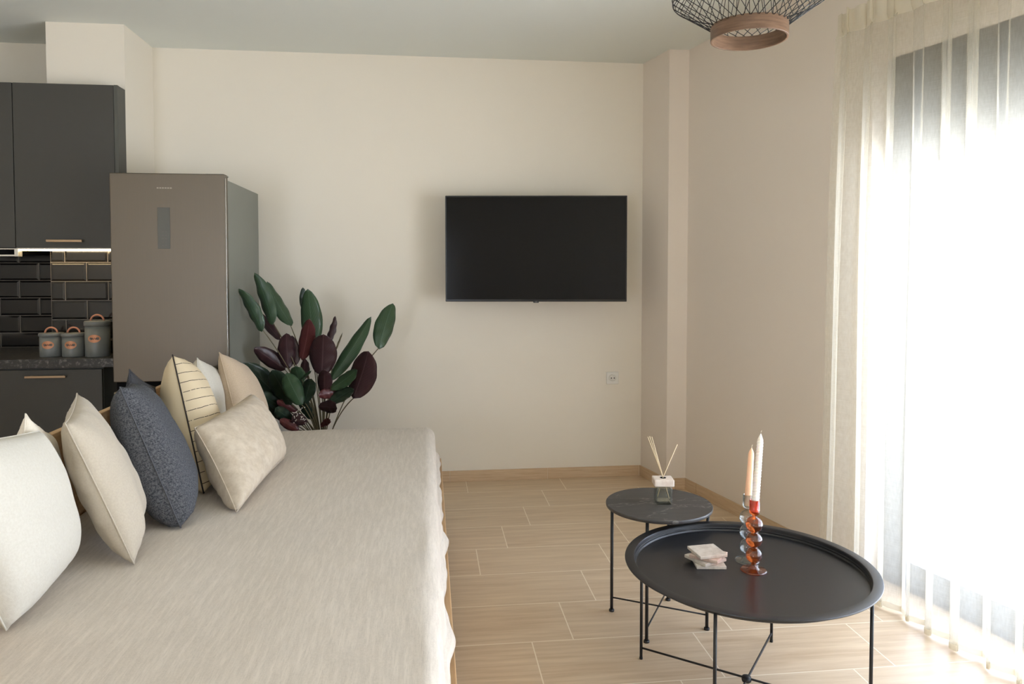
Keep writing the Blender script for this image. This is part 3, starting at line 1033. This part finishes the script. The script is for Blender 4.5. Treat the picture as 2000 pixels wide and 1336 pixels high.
nb = V((-.83, 3.38, .557)); nt = at_x(428, 688, -.98); ft = at_x(476, 716, -.95)
pillow('sand coloured cushion, the farthest one next to the plant', M['p_peach'],
       nb, V((-.80, 3.74, .557)), ft, nt, .16, .05, sd=8)
nb = at_z(462, 1001, .557); fb = at_z(556, 893, .562); nt = at_x(380, 836, -.83); ft = at_x(490, 770, -.80)
pillow('oblong oatmeal velvet cushion lying tilted in front of the others', M['p_beige2'],
       nb, fb, ft, nt, .19, .05, sd=9, wr=2.2, pw=.42)

# ------------------------------------------------------------------ plant
def plant():
    bx_, by_ = -.60, 4.26
    root = thing('potted_plant', 'leafy houseplant with green and burgundy leaves behind the daybed', 'plant', (bx_, by_, 0))
    O = V((bx_, by_, 0))
    m = MB(); m.lathe([(0, 0), (.11, 0), (.125, .02), (.155, .30), (.16, .32), (.148, .32), (.142, .29), (0, .29)], 40); m.build('pot', M['pot'], root)
    m = MB(); m.lathe([(0, .285), (.141, .285), (.141, .296), (0, .30)], 30); m.build('soil', M['soil'], root)
    K = 3.71
    def P(cx, cy, Y): return at_y(420 + cx / K, 500 + cy / K, Y) - O
    # tip, base (crop pixels), width, depth of tip / base, material, twist
    LV = [((300, 122), (430, 500), 98, 4.20, 4.16, 'leafg', .5), ((372, 195), (552, 515), 92, 4.30, 4.22, 'leafg', -.4),
          ((185, 232), (352, 545), 88, 4.10, 4.12, 'leafg', .6), ((275, 380), (478, 610), 64, 4.25, 4.2, 'leafb', .2),
          ((676, 232), (712, 660), 150, 4.22, 4.30, 'leafg', .2), ((636, 230), (650, 400), 60, 4.32, 4.30, 'leafd', 0),
          ((692, 448), (636, 745), 112, 4.12, 4.22, 'leafr', .3), ((512, 552), (530, 810), 122, 4.12, 4.20, 'leafb', -.2),
          ((560, 575), (590, 790), 70, 4.22, 4.22, 'leafb', .3), ((876, 440), (815, 640), 50, 4.35, 4.30, 'leafb', .5),
          ((786, 560), (775, 860), 196, 4.10, 4.18, 'leafb', .1), ((1143, 440), (842, 905), 104, 4.20, 4.24, 'leafg', .3),
          ((1284, 336), (1185, 668), 138, 4.22, 4.28, 'leafg', -.3), ((1120, 682), (1010, 1025), 196, 4.08, 4.18, 'leafb', .3),
          ((1040, 822), (846, 965), 92, 4.02, 4.12, 'leafg', .3), ((1008, 955), (836, 1062), 96, 4.08, 4.14, 'leafd', -.3),
          ((282, 660), (506, 822), 118, 4.12, 4.20, 'leafb', .2), ((200, 768), (440, 995), 140, 4.02, 4.12, 'leafd', .3),
          ((408, 818), (548, 1070), 150, 4.00, 4.12, 'leafd', .1), ((508, 842), (622, 1072), 138, 3.94, 4.06, 'leafg', -.1),
          ((580, 792), (618, 930), 100, 4.06, 4.14, 'leafg', .2), ((700, 880), (648, 1060), 104, 4.04, 4.14, 'leafd', .1),
          ((290, 985), (480, 1090), 96, 4.02, 4.14, 'leafd', .2), ((425, 1100), (560, 1190), 92, 4.0, 4.12, 'leafd', -.1),
          ((440, 1045), (590, 1120), 66, 4.06, 4.16, 'leafr', 0), ((795, 815), (792, 1000), 104, 4.04, 4.14, 'leafb', .2),
          ((745, 1010), (880, 985), 80, 4.08, 4.14, 'leafr', .2), ((895, 1100), (760, 1090), 92, 4.02, 4.14, 'leafb', -.2),
          ((545, 1170), (660, 1200), 92, 4.04, 4.16, 'leafb', 0), ((655, 740), (640, 900), 66, 4.2, 4.22, 'leafb', .3),
          ((705, 826), (625, 890), 22, 4.02, 4.1, 'leafg', 0), ((925, 552), (868, 700), 12, 4.2, 4.22, 'stemleaf', 0),
          ((460, 1180), (600, 1260), 70, 4.0, 4.1, 'leafr', 0), ((350, 1040), (520, 1200), 84, 4.08, 4.16, 'leafd', .2),
          ((610, 1010), (700, 1180), 80, 4.14, 4.2, 'leafd', .2), ((840, 1180), (770, 1230), 50, 4.12, 4.2, 'leafr', .0)]
    for (t, b, wd, Yt, Yb, mt, tw) in LV:
        tip = P(t[0], t[1], Yt); base = P(b[0], b[1], Yb)
        ax = tip - base; Ln = ax.length; ax.normalize()
        view = (base + O - V((0, 0, H))).normalized()
        sd = ax.cross(view).normalized(); nr = sd.cross(ax).normalized()     # nr faces the camera-ish
        W = wd / K / F * Yt / max(.5, math.cos(tw))
        sd = (sd * math.cos(tw) + nr * math.sin(tw)).normalized(); nr = sd.cross(ax).normalized()
        m = MB(); nv, nu = 18, 6; vs = []
        for j in range(nv + 1):
            v = j / nv
            half = W / 2 * (math.sin(PI * v ** .86) ** .58) * (1.0 if v < 1 else 0)
            bend = nr * (-.12 * Ln * (v - .5) ** 2 * 4 * .5)
            for i in range(nu + 1):
                u = i / nu * 2 - 1
                cup = nr * (abs(u) ** 1.5 * half * .35)
                wvn = nr * (.004 * math.sin(v * 22 + u * 3) * abs(u))
                vs.append(base + ax * Ln * v + sd * half * u + bend + cup + wvn)
        fs = []; uvs = []
        for j in range(nv):
            for i in range(nu):
                a_ = j * (nu + 1) + i
                fs.append((a_, a_ + 1, a_ + nu + 2, a_ + nu + 1))
                uvs.append([(i / nu, j / nv), ((i + 1) / nu, j / nv), ((i + 1) / nu, (j + 1) / nv), (i / nu, (j + 1) / nv)])
        m.add(vs, fs, True, uvs)
        o = m.build('leaf', M.get(mt, M['stem']), root)
        sl = o.modifiers.new('thick', 'SOLIDIFY'); sl.thickness = .0008
        # petiole down to the pot
        rx = noise.noise(V((b[0], b[1], 0))) * .07; ry = noise.noise(V((b[1], b[0], 3))) * .07
        foot = V((rx, ry, .29)); mid = foot.lerp(base, .55) + V(((base.x - rx) * -.18, 0, .06))
        pts = []
        for k in range(13):
            q = k / 12
            pts.append(foot * (1 - q) ** 2 + mid * 2 * q * (1 - q) + base * q ** 2)
        m = MB(); m.tube(pts + [base + ax * Ln * .15 + nr * (-.03 * Ln)], [.0032] * 12 + [.0024, .0012], 6); m.build('stem', M['stem'], root)
    # little pale flower heads low down
    m = MB()
    rn = random.Random(3)
    for k in range(26):
        c = P(570 + rn.random() * 90, 1090 + rn.random() * 70 + (k % 3) * 30, 4.0 + rn.random() * .08)
        m.lathe([(0, -.0035), (.003, -.001), (.003, .001), (0, .0035)], 6, tuple(c))
    o = m.build('flower_buds', M['white'], root); o['kind'] = 'stuff'


plant()

# ------------------------------------------------------------------ tables
def legs_table(root, R_, a0, ztop, zs, rad, foot_r, rod):
    feet = []
    for k in range(4):
        q = math.radians(a0 + 90 * k); p = V((R_ * math.cos(q), R_ * math.sin(q), 0)); feet.append(p)
        m = MB(); m.tube([p + V((0, 0, .008)), p + V((0, 0, ztop))], rad, 14)
        lg_ = m.build('leg', M['black'], root)
        m = MB(); m.lathe([(0, 0), (foot_r, 0), (foot_r, .007), (foot_r * .75, .0085), (0, .0085)], 20, tuple(p)); m.build('foot', M['black'], lg_)
    for k in range(2):
        a, b = feet[k] + V((0, 0, zs + k * rod * 2)), feet[k + 2] + V((0, 0, zs + k * rod * 2))
        m = MB(); m.tube([a, b], rod, 10); m.build('stretcher', M['black'], root)
    return feet


bt = thing('tray_table', 'large round black tray table holding the candles and coasters', 'table', (1.02, 2.224, 0))
TZ = .42
legs_table(bt, .362, 51.8, TZ - .014, .033, .0052, .0058, .0035)
m = MB(); m.lathe([(0, -.004), (.014, -.004), (.016, .003), (.014, .012), (0, .012)], 20, (0, 0, .033)); m.build('cross_hub', M['black'], bt)
RT = .392
m = MB()
prof = [(0, -.026), (RT - .044, -.026), (RT - .037, -.0245), (RT - .034, -.020), (RT - .0315, -.003), (RT - .0295, -.0003), (RT - .028, 0), (RT - .003, -.0002), (RT - .0008, -.0006), (RT, -.003),
        (RT - .001, -.0055), (RT - .004, -.0062), (RT - .028, -.0035), (RT - .034, -.024), (RT - .040, -.0285), (0, -.0285)]
m.lathe(prof, 128, (0, 0, TZ)); o = m.build('tray', M['tray'], bt); smooth_by_angle(o, 22)
m = MB(); hp = []
for k in range(33):
    q = 2 * PI * k / 32; hp.append((.362 * math.cos(q), .362 * math.sin(q), TZ - .016))
m.tube(hp[:-1], .004, 8, closed=True); m.build('support_ring', M['black'], bt)

st = thing('side_table', 'small round side table with a dark veined stone top', 'table', (.883, 2.718, 0))
SZ = .46
feet = legs_table(st, .186, 59.5, SZ - .016, .05, .0062, .0105, .003)
m = MB(); m.lathe([(0, -.014), (.199, -.014), (.202, -.012), (.203, -.007), (.203, -.002), (.2015, 0), (0, 0)], 96, (0, 0, SZ))
o = m.build('table_top', M['slate'], st); smooth_by_angle(o, 40)
for k in range(2):
    a, b = feet[k] + V((0, 0, SZ - .022 - .007 * k)), feet[k + 2] + V((0, 0, SZ - .022 - .007 * k))
    m = MB(); m.tube([a, b], .0035, 8); m.build('top_support', M['black'], st)

# ------------------------------------------------------------------ coasters
TT = TZ - .026
cpos = at_z(1380, 1112, TT); 
specs = [(0.002, -.004, math.radians(-8), 'travertine', 'bottom of the stack of square stone coasters on the black tray'),
         (-.004, .006, math.radians(24), 'travertine', 'square stone coaster second from the bottom of the stack'),
         (.006, .004, math.radians(48), 'pinkstone', 'pinkish stone coaster directly under the topmost one'),
         (.002, .006, math.radians(6), 'travertine', 'topmost pale stone coaster of the stack on the black tray')]
cpos = at_z(1381, 1100, TT)
TH_ = .0105
for i, (dx, dy, rz, mt, lb) in enumerate(specs):
    m = MB(); m.box((-.048, -.048, 0), (.048, .048, TH_ - .0004))
    o = m.build('coaster', M[mt], bevel=.0018, seg=3)
    o.location = (cpos.x + dx, cpos.y + dy, TT + i * TH_ + .0004); o.rotation_euler = (0, 0, rz)
    tag(o, lb, 'coaster', 'stone coasters')

# ------------------------------------------------------------------ candle holders and candles
def glass_holder(name, label, mat_, c, sc_=1.0):
    root = thing(name, label, 'candle holder', tuple(c), 0, 'bubble glass candle holders')
    out = []
    def ball(zc, rr, n=14):
        for k in range(n + 1):
            q = -PI / 2 + .28 + (PI - .56) * k / n
            out.append((rr * math.cos(q), zc + rr * math.sin(q)))
    prof = [(0, .0015), (.034, .0012), (.041, .0), (.0415, .0022), (.038, .0042), (.022, .0055), (.014, .010), (.0095, .018)]
    ball(.050, .0255); ball(.100, .0255); ball(.150, .0265)
    prof += out + [(.0065, .1785), (.0150, .186), (.0160, .190), (.0160, .230), (.0140, .230), (.0138, .192), (.010, .188), (0, .188)]
    prof = [(r_ * sc_, z_ * sc_) for r_, z_ in prof]
    m = MB(); m.lathe(prof, 48); m.build('glass_body', mat_, root)
    return root


ca = at_z(1472, 1114, TT)
glass_holder('candle_holder', 'amber bubble glass candle holder in front of the clear one', M['amber'], (ca.x, ca.y, TT))
cb_ = at_z(1462, 1098, TT); cb_.z = TT
glass_holder('candle_holder', 'clear bubble glass candle holder behind the amber one', M['glass'], (cb_.x, cb_.y + .012, TT), .97)

def candle(label, mt, base, tip, r0, twist):
    base = V(base); tip = V(tip); ax = tip - base; Ln = ax.length
    root = thing('candle', label, 'candle', tuple(base), 0, 'taper candles')
    root.rotation_mode = 'QUATERNION'; root.rotation_quaternion = V((0, 0, 1)).rotation_difference(ax)
    m = MB(); prof = []
    n = 220
    for k in range(n + 1):
        z = Ln * k / n
        t = z / Ln
        r_ = r0 * (1 - .28 * t) if t < .88 else r0 * .75 * max(0.06, (1 - ((t - .88) / .12) ** 1.6))
        prof.append((r_, z))
    prof = [(0.0001, 0)] + prof
    if twist: wob = lambda q, z: 1 + (.06 * math.sin(2 * q - z * 640) if z > Ln * .12 and z < Ln * .93 else 0)
    else: wob = None
    m.lathe(prof, 36, wob=wob); m.build('wax', M[mt], root)
    m = MB(); m.tube([(0, 0, Ln * .995), (.0, 0, Ln + .005), (.003, 0, Ln + .009)], .0008, 6); m.build('wick', M['wick'], root)
    return root


Dy = ca.y
b1 = V((ca.x, ca.y, TT + .193)); t1 = at_y(1486, 846, ca.y + .0)
candle('twisted white taper candle in the amber holder', 'wax_white', b1, t1, .0125, True)
b2 = V((cb_.x, cb_.y + .012, TT + .187)); t2 = at_y(1468, 874, cb_.y + .012)
candle('smooth peach taper candle in the clear holder', 'wax_peach', b2, t2, .0122, False)

# ------------------------------------------------------------------ reed diffuser
dc = at_z(1294.5, 981, SZ)
rd = thing('reed_diffuser', 'square glass reed diffuser with a stone cap on the side table', 'diffuser', (dc.x, dc.y, SZ), math.radians(-8))
def rbox(m, x, z0, z1, ix=None):
    m.box((-x, -x, z0), (x, x, z1))
m = MB(); rbox(m, .030, 0, .068); o = m.build('bottle', M['bottle'], rd, bevel=.003, seg=3)
m = MB(); rbox(m, .0245, .010, .0615); i_ = m
# inner hollow as reversed inner shell so the bottle reads as thick-walled glass
o2 = MB(); rbox(o2, .0245, .010, .064)
hol = o2.build('inner_wall', M['bottle'], rd, bevel=.002)
o2m = hol.data
m = MB(); m.box((-.038, -.034, .069), (.038, .034, .096)); cp = m.build('stone_cap', M['marble'], rd, bevel=.004, seg=3)
m = MB(); m.lathe([(0, .0962), (.012, .0962), (.012, .0966), (0, .0966)], 24); m.build('cap_opening', M['dark'], cp)
Linv = Matrix.Translation(rd.location) @ Matrix.Rotation(rd.rotation_euler.z, 4, 'Z')
Linv = Linv.inverted()
for (tx, ty, dy) in ((1265, 853, .03), (1268.5, 852, .035), (1273, 853, .02), (1323, 868, 0)):
    tp = Linv @ at_y(tx, ty, dc.y + dy)
    bt_ = V((0, 0, .098)); d_ = (tp - bt_).normalized()
    low = bt_ - d_ * .083
    low.x = max(-.022, min(.022, low.x)); low.y = max(-.022, min(.022, low.y)); low.z = max(.012, low.z)
    m = MB(); m.tube([low, bt_, tp], .0016, 8); m.build('reed', M['reed'], rd)

# ------------------------------------------------------------------ pendant lamp
PY = 2.25
pr = .5 * (at_y(1533, 78, PY) - at_y(1393, 78, PY)).length
pc = at_y(1463, 78, PY)
pn = thing('pendant_lamp', 'black wire cage pendant lamp with a walnut ring hanging from the ceiling', 'lamp', (pc.x, pc.y, pc.z))
RH = .046
m = MB(); m.lathe([(pr, 0), (pr, RH), (pr - .007, RH), (pr - .007, 0)], 72, closed=True); o = m.build('wood_ring', M['walnut'], pn, bevel=.001); smooth_by_angle(o, 40)
RW = pr * 2.0; ZW = RH + .080; RTOP = pr * .55; ZT = ZW + .28
WN_ = 32
def pt(a, R_, z): return V((R_ * math.cos(a), R_ * math.sin(a), z))
for sgn in (1, -1):
    for k in range(WN_):
        a = 2 * PI * k / WN_; tw = sgn * math.radians(18)
        p0 = pt(a, pr - .003, RH - .006); p1 = pt(a + tw, RW, ZW); p1b = pt(a + tw * 1.12, RW * 1.01, ZW + .016); p2 = pt(a + tw * 1.9, RTOP, ZT)
        m = MB(); m.tube([p0, p1, p1b, p1b.lerp(p2, .5) + (p1b.lerp(p2, .5) * V((1, 1, 0))) * .12 if False else p1b.lerp(p2, .5), p2], .00125, 5)
        m.build('wire', M['black'], pn)
for (R_, z) in ((pr - .003, RH - .003), (RW, ZW), (RTOP, ZT)):
    m = MB(); m.tube([pt(2 * PI * k / 64, R_, z) for k in range(64)], .0018, 6, closed=True)
    m.build('hoop', M['black'], pn)
m = MB(); m.lathe([(0, 0), (RTOP, 0), (RTOP, .008), (.03, .03), (0, .03)], 40, (0, 0, ZT)); m.build('top_plate', M['black'], pn)
m = MB(); m.lathe([(0, 0), (.02, 0), (.02, .05), (.012, .07), (0, .07)], 24, (0, 0, ZT - .06)); m.build('bulb_socket', M['black'], pn)
m = MB(); m.tube([(0, 0, ZT + .02), (0, 0, CZ - pc.z - .02)], .003, 8); m.build('cable', M['black'], pn)
m = MB(); m.lathe([(0, 0), (.05, 0), (.05, -.02), (0, -.025)], 32, (0, 0, CZ - pc.z)); m.build('ceiling_rose', M['black'], pn)
